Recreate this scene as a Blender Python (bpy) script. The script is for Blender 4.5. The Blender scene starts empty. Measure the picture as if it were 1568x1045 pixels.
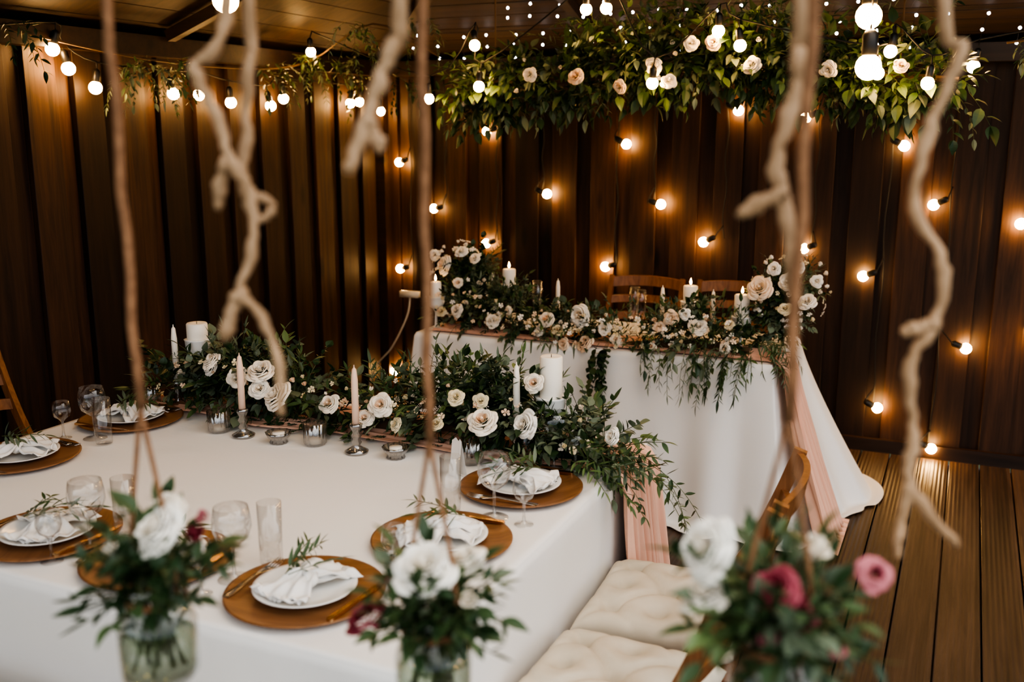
import bpy, math, random
import numpy as np
from mathutils import Vector, Matrix
random.seed(7); rng=np.random.default_rng(7)
R=random.uniform
D=bpy.data; C=bpy.context

# ---------------------------------------------------------------- materials
def mat(name,col=(.8,.8,.8),rough=.5,metal=0,emis=None,es=0,noise=None,bump=None,spec=.5,sheen=0):
    m=D.materials.new(name); m.use_nodes=True
    nt=m.node_tree; b=nt.nodes['Principled BSDF']
    b.inputs['Base Color'].default_value=(*col,1)
    b.inputs['Roughness'].default_value=rough
    b.inputs['Metallic'].default_value=metal
    b.inputs['Specular IOR Level'].default_value=spec
    if sheen: b.inputs['Sheen Weight'].default_value=sheen
    if emis:
        b.inputs['Emission Color'].default_value=(*emis,1)
        b.inputs['Emission Strength'].default_value=es
    if noise or bump:
        tc=nt.nodes.new('ShaderNodeTexCoord')
    if noise:   # (scale, color2)
        n=nt.nodes.new('ShaderNodeTexNoise'); n.inputs['Scale'].default_value=noise[0]
        n.inputs['Detail'].default_value=2
        nt.links.new(tc.outputs['Object'],n.inputs['Vector'])
        r=nt.nodes.new('ShaderNodeValToRGB')
        r.color_ramp.elements[0].position=.35;r.color_ramp.elements[1].position=.65
        r.color_ramp.elements[0].color=(*col,1);r.color_ramp.elements[1].color=(*noise[1],1)
        nt.links.new(n.outputs['Fac'],r.inputs['Fac']);nt.links.new(r.outputs['Color'],b.inputs['Base Color'])
    if bump:    # (scale,strength,distance)
        n=nt.nodes.new('ShaderNodeTexNoise'); n.inputs['Scale'].default_value=bump[0];n.inputs['Detail'].default_value=3
        nt.links.new(tc.outputs['Object'],n.inputs['Vector'])
        bp=nt.nodes.new('ShaderNodeBump');bp.inputs['Strength'].default_value=bump[1];bp.inputs['Distance'].default_value=bump[2]
        nt.links.new(n.outputs['Fac'],bp.inputs['Height']);nt.links.new(bp.outputs['Normal'],b.inputs['Normal'])
    return m

def wood(name,c1,c2,grain='Z',pitch=None,pax='X',rough=.45,var=.6,scale=1.0,ridges=None,bumpd=.002,spec=.5):
    m=D.materials.new(name);m.use_nodes=True;nt=m.node_tree;b=nt.nodes['Principled BSDF'];L=nt.links.new
    N=nt.nodes.new
    tc=N('ShaderNodeTexCoord')
    vec=tc.outputs['Object']
    sep=N('ShaderNodeSeparateXYZ');L(vec,sep.inputs[0])
    if pitch:
        dv=N('ShaderNodeMath');dv.operation='DIVIDE';L(sep.outputs[pax],dv.inputs[0]);dv.inputs[1].default_value=pitch
        fl=N('ShaderNodeMath');fl.operation='FLOOR';L(dv.outputs[0],fl.inputs[0])
        wn=N('ShaderNodeTexWhiteNoise');wn.noise_dimensions='1D';L(fl.outputs[0],wn.inputs['W'])
        ad=N('ShaderNodeVectorMath');ad.operation='MULTIPLY_ADD'
        L(wn.outputs['Color'],ad.inputs[0]);ad.inputs[1].default_value=(7,7,7);L(vec,ad.inputs[2]);v2=ad.outputs[0]
    else: v2=vec
    mp=N('ShaderNodeMapping');L(v2,mp.inputs['Vector'])
    s={'X':(1.2,22,22),'Y':(22,1.2,22),'Z':(22,22,1.2)}[grain];mp.inputs['Scale'].default_value=tuple(x*scale for x in s)
    n=N('ShaderNodeTexNoise');n.inputs['Scale'].default_value=1.4;n.inputs['Detail'].default_value=5;n.inputs['Roughness'].default_value=.65
    n.inputs['Distortion'].default_value=.6
    L(mp.outputs[0],n.inputs['Vector'])
    r=N('ShaderNodeValToRGB');r.color_ramp.elements[0].position=.3;r.color_ramp.elements[1].position=.72
    r.color_ramp.elements[0].color=(*c1,1);r.color_ramp.elements[1].color=(*c2,1);L(n.outputs['Fac'],r.inputs['Fac'])
    out=r.outputs['Color']
    mp2=N('ShaderNodeMapping');L(v2,mp2.inputs['Vector'])
    s2={'X':(1.6,5,5),'Y':(5,1.6,5),'Z':(5,5,1.6)}[grain];mp2.inputs['Scale'].default_value=tuple(x*scale for x in s2)
    vo=N('ShaderNodeTexVoronoi');vo.inputs['Scale'].default_value=1.0;L(mp2.outputs[0],vo.inputs['Vector'])
    kr=N('ShaderNodeValToRGB');kr.color_ramp.elements[0].position=.06;kr.color_ramp.elements[1].position=.14
    kr.color_ramp.elements[0].color=(.25,.22,.2,1);kr.color_ramp.elements[1].color=(1,1,1,1);L(vo.outputs['Distance'],kr.inputs['Fac'])
    mk=N('ShaderNodeMixRGB');mk.blend_type='MULTIPLY';mk.inputs[0].default_value=1;L(out,mk.inputs[1]);L(kr.outputs[0],mk.inputs[2]);out=mk.outputs[0]
    if pitch:
        mr=N('ShaderNodeMapRange');mr.inputs[3].default_value=1-var;mr.inputs[4].default_value=1+var*.6;L(wn.outputs['Value'],mr.inputs[0])
        mx=N('ShaderNodeVectorMath');mx.operation='SCALE';L(out,mx.inputs[0]);L(mr.outputs[0],mx.inputs['Scale']);out=mx.outputs[0]
    L(out,b.inputs['Base Color']);b.inputs['Roughness'].default_value=rough
    b.inputs['Specular IOR Level'].default_value=spec
    bp=N('ShaderNodeBump');bp.inputs['Strength'].default_value=.5;bp.inputs['Distance'].default_value=bumpd
    h=n.outputs['Fac']
    if ridges:
        mm=N('ShaderNodeMath');mm.operation='MULTIPLY';L(sep.outputs[pax],mm.inputs[0]);mm.inputs[1].default_value=2*math.pi/ridges
        sn=N('ShaderNodeMath');sn.operation='SINE';L(mm.outputs[0],sn.inputs[0])
        a2=N('ShaderNodeMath');a2.operation='MULTIPLY_ADD';L(sn.outputs[0],a2.inputs[0]);a2.inputs[1].default_value=.6;L(h,a2.inputs[2]);h=a2.outputs[0]
    L(h,bp.inputs['Height']);L(bp.outputs[0],b.inputs['Normal'])
    return m

def glassmat(name,tint=(1,1,1),base=.06,rough=.02,k=.5):
    m=D.materials.new(name);m.use_nodes=True;nt=m.node_tree;nt.nodes.clear();N=nt.nodes.new;L=nt.links.new
    o=N('ShaderNodeOutputMaterial');mx=N('ShaderNodeMixShader');t=N('ShaderNodeBsdfTransparent');g=N('ShaderNodeBsdfGlossy')
    t.inputs[0].default_value=(*tint,1);g.inputs['Roughness'].default_value=rough
    lw=N('ShaderNodeLayerWeight');lw.inputs['Blend'].default_value=.3
    ma=N('ShaderNodeMath');ma.operation='MULTIPLY_ADD';ma.inputs[1].default_value=k;ma.inputs[2].default_value=base
    ma.use_clamp=True
    L(lw.outputs['Facing'],ma.inputs[0]);L(ma.outputs[0],mx.inputs[0]);L(t.outputs[0],mx.inputs[1]);L(g.outputs[0],mx.inputs[2]);L(mx.outputs[0],o.inputs[0])
    return m

M={}
M['wall']=wood('dark_stained_planks',(.015,.0070,.0036),(.070,.031,.0145),'Z',.24,'X',.58,.6,1,None,.002,.4)
M['ceil']=wood('ceiling_planks',(.018,.009,.0045),(.058,.028,.014),'X',.14,'Y',.6,.4)
M['beam']=wood('dark_beam',(.012,.006,.003),(.04,.018,.009),'X',None,'X',.5)
M['floor']=wood('deck_boards',(.036,.022,.014),(.115,.070,.046),'Y',.145,'X',.46,.4,1,.018,.003)
M['chair']=wood('chair_wood',(.15,.058,.021),(.32,.14,.055),'Z',None,'X',.4,0,2)
M['charger']=wood('charger_wood',(.165,.075,.030),(.33,.16,.068),'X',None,'X',.4,0,1.6,None,.0006)
M['cloth']=mat('white_tablecloth',(.88,.865,.84),.95,bump=(9,.25,.012),spec=.1)
M['runner']=mat('blush_chiffon',(.83,.51,.38),.75,bump=(60,.2,.002),spec=.2)
M['napkin']=mat('napkin_linen',(.86,.84,.81),.9,bump=(120,.25,.001),spec=.1)
M['cushion']=mat('beige_canvas',(.60,.53,.42),.95,noise=(14,(.66,.59,.48)),bump=(300,.3,.001),spec=.1)
M['ceramic']=mat('white_ceramic',(.86,.85,.82),.18)
M['candle']=mat('ivory_wax',(.92,.86,.76),.45)
M['pinkcandle']=mat('blush_wax',(.86,.62,.48),.45)
M['whitemetal']=mat('white_enamel',(.87,.86,.83),.35)
M['glass']=glassmat('clear_glass',(.955,.955,.95),.075,.015,.75)
M['cut']=glassmat('cut_glass',(.78,.76,.73),.30,.14,.5)
M['jarglass']=glassmat('jar_glass',(.94,.96,.94),.06,.03,.6)
M['water']=glassmat('water',(.76,.80,.72),.02,.02,.2)
M['bronze']=mat('bronze_cutlery',(.55,.36,.2),.25,1)
M['silver']=mat('silver_cutlery',(.7,.68,.65),.2,1)
M['socket']=mat('black_plastic',(.012,.012,.012),.4)
M['wire']=mat('black_cable',(.01,.01,.01),.6)
M['whitecable']=mat('white_plastic',(.75,.70,.6),.4)
M['twine']=mat('jute_twine',(.34,.175,.09),.9,noise=(80,(.24,.12,.06)),bump=(150,.6,.003))
M['drift']=mat('driftwood',(.46,.30,.18),.85,noise=(30,(.32,.20,.11)),bump=(40,.6,.006))
M['stem']=mat('stem_green',(.08,.10,.035),.6)
M['twig']=mat('twig_brown',(.10,.06,.03),.8)
M['bulb']=mat('bulb_glow',(1,.8,.5),.3,emis=(1,.57,.22),es=98)
M['fairy']=mat('fairy_glow',(1,.9,.8),.3,emis=(.95,.95,1),es=18)
M['flame']=mat('flame_glow',(1,.7,.3),.3,emis=(1,.55,.2),es=35)
for k in('fairy','flame'):
    try: M[k].cycles.emission_sampling='NONE'
    except Exception: pass
M['g0']=mat('leaf_dark',(.020,.045,.016),.45,noise=(12,(.036,.073,.027)))
M['g1']=mat('leaf_mid',(.046,.086,.032),.45,noise=(12,(.08,.13,.048)))
M['g2']=mat('leaf_olive',(.11,.145,.090),.55,noise=(12,(.17,.21,.135)))
M['g3']=mat('leaf_light',(.09,.15,.048),.45,noise=(12,(.13,.19,.072)))
M['cream']=mat('cream_petals',(.90,.80,.66),.7,noise=(25,(.92,.86,.76)),spec=.2)
M['ivory']=mat('white_petals',(.91,.87,.79),.7,spec=.2)
M['peach']=mat('peach_petals',(.88,.64,.45),.7,noise=(25,(.90,.75,.58)),spec=.2)
M['butter']=mat('butter_petals',(.80,.68,.43),.7,noise=(25,(.86,.77,.57)),spec=.2)
M['burg']=mat('burgundy_petals',(.20,.022,.04),.55,noise=(30,(.34,.06,.085)))
M['pink']=mat('pink_petals',(.62,.22,.25),.6)
LEAF=['g0','g1','g2','g3'];PET=['cream','ivory','peach','butter','burg','pink']
FMATS=[M[k] for k in LEAF+['stem','twig']+PET]
IX={k:i for i,k in enumerate(LEAF+['stem','twig']+PET)}

# ---------------------------------------------------------------- mesh utils
def T(V,F):
    return (np.array(V,dtype=float),np.array([len(f) for f in F]),np.array([i for f in F for i in f]))
def join(a,b): return (np.concatenate([a[0],b[0]]),np.concatenate([a[1],b[1]]),np.concatenate([a[2],b[2]+len(a[0])]))
class MB:
    def __init__(s): s.v=[];s.lt=[];s.lv=[];s.mi=[];s.off=0;s.q={}
    def add(s,t,mi=0,M4=None):
        V,lt,lv=t
        if M4 is not None:
            M4=np.array(M4);V=V@M4[:3,:3].T+M4[:3,3]
        s.v.append(V);s.lt.append(lt);s.lv.append(lv+s.off);s.mi.append(np.full(len(lt),mi));s.off+=len(V)
    def inst(s,key,t,M4,mi):
        s.q.setdefault((key,mi),[t,[]])[1].append(M4)
    def flush(s):
        for (k,mi),(t,Ms) in s.q.items():
            A=np.array(Ms);V,lt,lv=t;n=len(V);K=len(A)
            W=np.einsum('kij,nj->kni',A[:,:3,:3],V)+A[:,None,:3,3]
            s.v.append(W.reshape(-1,3));s.lt.append(np.tile(lt,K))
            s.lv.append((lv[None,:]+(np.arange(K)*n)[:,None]).reshape(-1)+s.off);s.mi.append(np.full(len(lt)*K,mi));s.off+=n*K
        s.q={}
    def build(s,name,mats,smooth=True,parent=None,clamp=None):
        s.flush()
        V=np.concatenate(s.v);lt=np.concatenate(s.lt);lv=np.concatenate(s.lv);mi=np.concatenate(s.mi)
        if clamp: V=clamp(V)
        me=D.meshes.new(name);me.vertices.add(len(V));me.vertices.foreach_set('co',V.astype(np.float32).ravel())
        me.loops.add(len(lv));me.loops.foreach_set('vertex_index',lv.astype(np.int32))
        me.polygons.add(len(lt));st=np.concatenate([[0],np.cumsum(lt)[:-1]]).astype(np.int32)
        me.polygons.foreach_set('loop_start',st);me.polygons.foreach_set('material_index',mi.astype(np.int32))
        me.polygons.foreach_set('use_smooth',np.full(len(lt),smooth))
        me.update(calc_edges=True);me.validate()
        for m in mats: me.materials.append(m)
        o=D.objects.new(name,me);C.collection.objects.link(o)
        if parent: o.parent=parent
        return o
def empty(name,loc=(0,0,0),rz=0):
    e=D.objects.new(name,None);C.collection.objects.link(e);e.location=loc;e.rotation_euler[2]=rz;e.empty_display_size=.1;return e
def inst_obj(src,name,loc,rz=0,parent=None):
    o=D.objects.new(name,src.data);C.collection.objects.link(o);o.location=loc;o.rotation_euler[2]=rz
    if parent:o.parent=parent
    return o
def lathe(prof,seg=28,rib=0,ribn=0):
    V=[];F=[];n=len(prof)
    for i in range(seg):
        a=2*math.pi*i/seg
        k=1+rib*math.cos(a*ribn) if rib else 1
        for r,z in prof: V.append((max(r,1e-4)*k*math.cos(a),max(r,1e-4)*k*math.sin(a),z))
    for i in range(seg):
        j=(i+1)%seg
        for k in range(n-1): F.append((i*n+k,j*n+k,j*n+k+1,i*n+k+1))
    return T(V,F)
def box(x0,x1,y0,y1,z0,z1):
    V=[(x,y,z) for x in (x0,x1) for y in (y0,y1) for z in (z0,z1)]
    F=[(0,1,3,2),(4,6,7,5),(0,4,5,1),(2,3,7,6),(0,2,6,4),(1,5,7,3)]
    return T(V,F)
def tube(P,rad,seg=8,cap=True):
    P=[Vector(p) for p in P];n=len(P)
    if not hasattr(rad,'__len__'): rad=[rad]*n
    V=[];F=[];up=None
    for i in range(n):
        d=(P[min(i+1,n-1)]-P[max(i-1,0)]).normalized()
        if up is None: up=d.orthogonal().normalized()
        up=(up-d*up.dot(d));up=up.normalized() if up.length>1e-6 else d.orthogonal().normalized()
        s=d.cross(up)
        for k in range(seg):
            a=2*math.pi*k/seg;V.append(tuple(P[i]+rad[i]*(math.cos(a)*up+math.sin(a)*s)))
    for i in range(n-1):
        for k in range(seg):
            j=(k+1)%seg;F.append((i*seg+k,i*seg+j,(i+1)*seg+j,(i+1)*seg+k))
    if cap: F.append(tuple(range(seg))[::-1]);F.append(tuple(range((n-1)*seg,n*seg)))
    return T(V,F)
def smoothpath(P,sub=6):
    P=[Vector(p) for p in P];out=[]
    for i in range(len(P)-1):
        p0=P[max(i-1,0)];p1=P[i];p2=P[i+1];p3=P[min(i+2,len(P)-1)]
        for k in range(sub):
            t=k/sub;out.append(.5*((2*p1)+(p2-p0)*t+(2*p0-5*p1+4*p2-p3)*t*t+(3*p1-p0-3*p2+p3)*t**3))
    out.append(P[-1]);return out
def sph(r,seg=12,rings=8):
    return lathe([(r*math.sin(math.pi*i/rings),-r*math.cos(math.pi*i/rings)) for i in range(rings+1)],seg)
def one(name,t,m,smooth=True,loc=None,rz=0,parent=None):
    b=MB();b.add(t);o=b.build(name,[m],smooth,parent)
    if loc is not None:o.location=loc
    o.rotation_euler[2]=rz;return o
def frame(pos,d,up,s):
    d=d.normalized();z=up-d*up.dot(d)
    if z.length<1e-4: z=d.orthogonal()
    z.normalize();y=z.cross(d)
    return [[d.x*s,y.x*s,z.x*s,pos[0]],[d.y*s,y.y*s,z.y*s,pos[1]],[d.z*s,y.z*s,z.z*s,pos[2]],[0,0,0,1]]
def zframe(pos,z,s,rot=0):
    z=z.normalized();x=z.orthogonal().normalized();x=Matrix.Rotation(rot,3,z)@x;y=z.cross(x)
    return [[x.x*s,y.x*s,z.x*s,pos[0]],[x.y*s,y.y*s,z.y*s,pos[1]],[x.z*s,y.z*s,z.z*s,pos[2]],[0,0,0,1]]

# leaf templates -------------------------------------------------
def leaf(w,curl=.25,fold=.12,pw=.8,st=5):
    V=[(0,0,0)];F=[]
    for i in range(1,st):
        t=i/st;hw=w*.5*math.sin(math.pi*t**pw);z=-curl*t*t
        V+= [(t,hw,z+fold*hw*2),(t,0,z),(t,-hw,z+fold*hw*2)]
    V.append((1,0,-curl))
    F+=[(0,2,1),(0,3,2)]
    for i in range(st-2):
        a=1+3*i;b=a+3;F+=[(a,a+1,b+1,b),(a+1,a+2,b+2,b+1)]
    a=1+3*(st-2);e=len(V)-1;F+=[(a,a+1,e),(a+1,a+2,e)]
    return T(V,F)
LT={'rus':leaf(.42,.2),'oli':leaf(.2,.12),'euc':leaf(.8,.12,.08,.95),'wil':leaf(.11,.35,.1,.8,6),'broad':leaf(.56,.3,.15,.75,6),'rus2':leaf(.38,-.12)}
def petal_rose(rings,seed):
    """ring: (rBase,zBase,rRim,zRim,n,halfangle,roll).  Shallow overlapping petals, each its own cupped sheet."""
    r=random.Random(seed);V=[];F=[]
    for (rb,zb,rr0,zt0,n,al,roll) in rings:
        ph=r.random()*6
        for k in range(n):
            f=ph+2*math.pi*k/n+r.uniform(-.2,.2);o=len(V);nu,nv=8,5
            s=1+(.06 if k%2 else -.05)+r.uniform(-.04,.04);rr=rr0*s;zt=zt0+(.04 if k%2 else -.03)+r.uniform(-.03,.03)
            tw=r.uniform(-.10,.10);nz=r.uniform(0,6)
            for j in range(nv):
                v=j/(nv-1)
                for i in range(nu):
                    u=2*i/(nu-1)-1
                    rad=rb+(rr-rb)*v**.8
                    rad*=1+tw*u*v-.16*abs(u)**2.6*v
                    z=zb+(zt-zb)*math.sin(v*math.pi/2*(1 if roll<=0 else .95))
                    z-=.22*v*abs(u)**2.4
                    if roll>0 and v>.7: z-=roll*((v-.7)/.3)**2*(1-.3*u*u);rad+=roll*.25*(v-.7)/.3
                    if roll<0 and v>.6: rad*=1+roll*(v-.6)
                    rad+=.02*math.sin(3*u+nz)*v
                    w=al*(.6+.4*math.sin(min(1,v*1.3)*math.pi/2))*(1-.15*v**3)
                    a=f+u*w;V.append((rad*math.cos(a),rad*math.sin(a),z-.3))
            for j in range(nv-1):
                for i in range(nu-1):
                    a=o+j*nu+i;F.append((a,a+1,a+nu+1,a+nu))
    return T(V,F)
def core(r,z):
    s=sph(r,10,6);return (s[0]*np.array([1,1,1.2])+np.array([0,0,z]),s[1],s[2])
R_IN=[join(petal_rose([(.04,.30,.12,.70,2,1.8,-.9),(.08,.32,.20,.70,3,1.3,-.6),(.13,.34,.29,.69,3,1.25,-.4),(.21,.36,.40,.67,4,.98,-.25)],i),core(.13,.22)) for i in range(4)]
R_OUT=[petal_rose([(.30,.38,.53,.63,4,.95,-.05),(.40,.36,.66,.56,5,.80,.05),(.50,.27,.79,.46,5,.78,.09),(.58,.16,.90,.33,6,.68,.11),(.60,.02,1.0,.18,6,.66,.12)],i+20) for i in range(4)]
BUD=join(petal_rose([(.1,.1,.20,1.0,2,1.8,-.9),(.15,.0,.34,1.0,3,1.3,-.6),(.25,-.1,.50,.9,4,1.0,-.3),(.3,-.2,.68,.66,5,.8,.05)],9),core(.2,.42))
STAR=join(petal_rose([(.05,.2,.3,.35,4,.9,-.2),(.2,.1,.95,.3,5,.55,.1)],11),core(.12,.02))
TUBE3=tube([(0,0,0),(1,0,0)],1,3,False)

def rv():
    while True:
        v=Vector((R(-1,1),R(-1,1),R(-1,1)))
        if .05<v.length<1:return v.normalized()
def stick(B,a,b,r,mi):
    d=b-a;L=d.length
    if L<1e-5:return
    x=d/L;z=x.orthogonal().normalized();y=z.cross(x)
    B.inst('st',TUBE3,[[x.x*L,y.x*r,z.x*r,a.x],[x.y*L,y.y*r,z.y*r,a.y],[x.z*L,y.z*r,z.z*r,a.z],[0,0,0,1]],mi)
def sprig(B,p,d,L,kind='rus',ls=.04,mi=0,grav=.3,n=None,start=.12):
    p=Vector(p);d=Vector(d).normalized();n=n or max(4,int(L/(ls*.42)))
    step=L/n;side=d.orthogonal().normalized()
    wob=rv()*.25
    for i in range(n):
        d=(d+Vector((0,0,-grav*step*4))+wob*step*3).normalized();q=p+d*step
        stick(B,p,q,.0011,4)
        t=(i+1)/n
        if t>start:
            side=(side-d*side.dot(d));side=side.normalized() if side.length>1e-3 else d.orthogonal().normalized()
            side=Matrix.Rotation(math.pi+R(-.5,.7),3,d)@side
            s=ls*R(.75,1.2)*(1-.35*t)
            for sg in ((1,-1) if kind in('euc','oli') else (1,)):
                ld=(d*R(.5,.9)+side*sg*.8+rv()*.2)
                B.inst(kind,LT[kind],frame(q,ld,Vector((0,0,1))+rv()*.55,s),mi)
        p=q
    B.inst(kind,LT[kind],frame(p,d,Vector((0,0,1))+rv()*.4,ls),mi)
INNER={'cream':'peach','ivory':'cream','peach':'peach','butter':'butter','burg':'burg','pink':'burg'}
def rose(B,p,r,mi='cream',face=(0,-.6,.8),kind=None):
    f=Vector(face)+rv()*.4;m=zframe(p,f,r,R(0,6))
    if kind=='bud': B.inst('bud',BUD,m,IX[mi])
    elif kind=='star': B.inst('star',STAR,m,IX[mi])
    else:
        k=random.randrange(4);inn=INNER[mi]
        if mi=='cream' and random.random()<.5: inn='cream'
        B.inst('ri%d'%k,R_IN[k],m,IX[inn]);B.inst('ro%d'%k,R_OUT[k],m,IX[mi])
def pick(w):
    x=random.random()*sum(w)
    for i,a in enumerate(w):
        x-=a
        if x<=0:return i
    return 0
def along(sp,t):
    n=len(sp)-1;k=min(int(t*n),n-1);f=t*n-k;return Vector(sp[k]).lerp(Vector(sp[k+1]),f)
def garland(B,sp,n,rad,Lr,bias,kinds,grav=.4,ls=(.03,.05),w=(4,5,2,2)):
    for i in range(n):
        t=random.random();c=along(sp,t)
        d=(rv()+Vector(bias)).normalized()
        b=c+Vector((d.x*rad*.6,d.y*rad*.6,d.z*rad*.5))*R(.3,1)
        k=random.choice(kinds);m=pick(w)
        if k in('oli',):m=2 if random.random()<.6 else m
        if k=='euc': m=2 if random.random()<.6 else 0
        sprig(B,b,d,R(*Lr),k,R(*ls)*(1.25 if k=='wil' else 1),m,grav)

# ================================================================ ROOM
P0,Q1,P1,Q0=-3.45,5.53,4.2,-1.2
EAVE=2.05
def mk_wall(name,loc,rz,length):
    b=MB();b.add(box(0,length,0,.03,0,EAVE+.10))
    x=0.0
    while x<length-.02:
        w=.155
        b.add(box(x+.004,min(x+w,length),-.030,-.001,.0,EAVE+.02));x+=.24
    o=b.build(name,[M['wall']],False);o.location=loc;o.rotation_euler[2]=rz
    bv=o.modifiers.new('b','BEVEL');bv.width=.002;bv.segments=1
    return o
mk_wall('wall_back',(P0,Q1,0),0,P1-P0)
mk_wall('wall_left',(P0,Q0,0),math.radians(90),Q1-Q0)
one('baseboard_back',box(P0+.06,P1,Q1-.06,Q1-.032,0,.07),M['beam'],False)
one('baseboard_left',box(P0+.032,P0+.06,Q0,Q1-.06,0,.07),M['beam'],False)
one('trim_1',box(P0,P1,Q1-.10,Q1-.0,EAVE-.03,EAVE+.058),M['beam'],False)
one('trim_2',box(P0,P0+.10,Q0,Q1-.10,EAVE-.03,EAVE+.058),M['beam'],False)
one('trim_3',box(P0,P0+.09,Q1-.09,Q1,0,EAVE),M['beam'],False)
b=MB();x=-3.6
while x<P1+.2:
    b.add(box(x,x+.139,Q0-.2,Q1,-.03,0));x+=.145
b.add(box(-3.6,P1+.3,Q0-.2,Q1,-.08,-.035))
fl=b.build('floor',[M['floor']],False);bv=fl.modifiers.new('b','BEVEL');bv.width=.003;bv.segments=1
one('ground',box(-30,30,-30,30,-.4,-.3),mat('grass_ground',(.05,.08,.03),.9,noise=(3,(.09,.11,.05))),False)
SL=.36;RUN=2.8;ZE=EAVE+.06
def slopeplanks(name,fn,length,hip0):
    b=MB();w=.13;y=0
    while y<RUN-1e-6:
        y2=min(y+w-.005,RUN)
        a0,a1=(y,y2) if hip0 else (0,0);e0,e1=(length,length) if hip0 else (length-y,length-y2)
        q=[(a0,y),(e0,y),(e1,y2),(a1,y2)]
        vv=[fn(x,yy,0) for x,yy in q]+[fn(x,yy,.02) for x,yy in q]
        b.add(T(vv,[(3,2,1,0),(4,5,6,7),(0,1,5,4),(1,2,6,5),(2,3,7,6),(3,0,4,7)]));y+=w
    q=[(-.06,-.06),(length,-.06),(length,RUN),(RUN,RUN)] if hip0 else [(0,-.06),(length+.06,-.06),(length-RUN,RUN),(0,RUN)]
    b.add(T([fn(x,yy,.021) for x,yy in q],[(0,1,2,3)]))
    return b.build(name,[M['ceil']],False)
slopeplanks('ceiling',lambda x,y,l:(P0+x,Q1-y,ZE+SL*y+l),P1-P0,True)
slopeplanks('ceiling_left_slope',lambda x,y,l:(P0+y,Q0+x,ZE+SL*y+l),Q1-Q0,False)
one('trim_4',tube([(P0+.12,Q1-.12,ZE+.01),(P0+RUN,Q1-RUN,ZE+SL*(RUN-.12))],.04,4),M['beam'],False)
for i,p in enumerate((-1.9,-.5,.9,2.3)):
    one('trim_%d'%(7+i),tube([(p,Q1-.12,ZE+.0),(p,Q1-RUN,ZE+SL*RUN-.05)],.035,4),M['beam'],False)
for i,q in enumerate((3.6,2.2,.8)):
    one('trim_%d'%(11+i),tube([(P0+.12,q,ZE+.0),(P0+RUN if q<2.8 else P0+(Q1-q),q,ZE+SL*(RUN if q<2.8 else (Q1-q))-.05)],.035,4),M['beam'],False)

# ================================================================ TABLES
def drape(p0,p1,q0,q1,zt,zb,amp,freq,flare,pool=0,seed=1,nper=360):
    r=random.Random(seed)
    pts=[];W=p1-p0;Hh=q1-q0
    segs=[((p0,q0),(p1,q0),(0,-1),W),((p1,q0),(p1,q1),(1,0),Hh),((p1,q1),(p0,q1),(0,1),W),((p0,q1),(p0,q0),(-1,0),Hh)]
    per=2*(W+Hh)
    for si,(a,c,nrm,l) in enumerate(segs):
        n=max(8,int(nper*l/per));nn=segs[(si+1)%4][2]
        for i in range(n):
            t=i/n;x=a[0]+(c[0]-a[0])*t;y=a[1]+(c[1]-a[1])*t
            d0=t*l;d1=(1-t)*l;pn=segs[si-1][2]
            nx,ny=nrm
            bw=.10
            if d0<bw: k=.5*(1-d0/bw);nx+=pn[0]*k*2;ny+=pn[1]*k*2
            if d1<bw: k=.5*(1-d1/bw);nx+=nn[0]*k*2;ny+=nn[1]*k*2
            ll=math.hypot(nx,ny);nx/=ll;ny/=ll
            ed=min(d0,d1)
            fl=flare(si,t)
            if d0<bw: fl=fl+(flare(si-1 if si else 3,1)-fl)*.5*(1-d0/bw)
            if d1<bw: fl=fl+(flare((si+1)%4,0)-fl)*.5*(1-d1/bw)
            pts.append((x,y,nx,ny,fl,ed,sum(s[3] for s in segs[:si])+d0))
    n=len(pts);V=[];F=[];cx,cy=(p0+p1)/2,(q0+q1)/2
    ph=[r.uniform(0,6.28) for _ in range(8)]
    def fold(s):
        return (.5*math.sin(freq*s+ph[0]+1.2*math.sin(2.1*s+ph[1]))+.3*math.sin(freq*1.9*s+ph[2]+math.sin(3*s))+.2*math.sin(freq*.45*s+ph[3]))
    rows=[]
    for k in [.02,.25,.5,.7,.85,.94,.98]: rows.append(('t',k))
    for k in [0,.004,.010,.018,.03,.06,.1,.16,.24,.33,.43,.54,.65,.76,.86,.93,.97,1.0]: rows.append(('s',k))
    if pool: rows+= [('p',.5),('p',1)]
    for kind,k in rows:
        for (x,y,nx,ny,fl,ed,s) in pts:
            if kind=='t':
                V.append((cx+(x-cx)*k,cy+(y-cy)*k,zt));continue
            cor=math.exp(-(ed/.10)**2)
            kk=k if kind=='s' else 1
            off=.008*min(1,kk/.02)+fl*kk**1.25+amp*(kk**.7)*(fold(s)+.35)+cor*.05*kk**.8
            z=zt-.002-(zt-zb)*kk if kk>0 else zt-.0005
            if kind=='p': off+=pool*k*(1+.5*fold(s*1.7));z=zb+.004*(1-k)+.003+.01*max(0,fold(s*2.3))*(1-k)
            V.append((x+nx*off,y+ny*off,z))
    for j in range(len(rows)-1):
        for i in range(n):
            i2=(i+1)%n;F.append((j*n+i,(j+1)*n+i,(j+1)*n+i2,j*n+i2))
    F.append(tuple(range(n)))
    return T(V,F)
def table(name,p0,p1,q0,q1,**k):
    e=empty(name)
    one('tabletop',box(p0+.01,p1-.01,q0+.01,q1-.01,.715,.742),M['beam'],False,parent=e)
    bb=MB()
    for x in(p0+.1,p1-.1):
        for y in(q0+.1,q1-.1): bb.add(box(x-.03,x+.03,y-.03,y+.03,0,.715))
    bb.build('legs',[M['beam']],False,e)
    o=one('tablecloth',drape(p0,p1,q0,q1,.75,.006,**k),M['cloth'],parent=e)
    return e
FT=(-2.66,-.845,1.385,2.86);HTT=(-2.36,-.68,4.07,4.73)
t1=table('banquet_table',*FT,amp=.014,freq=9,flare=lambda s,t:.015,seed=3)
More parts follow.
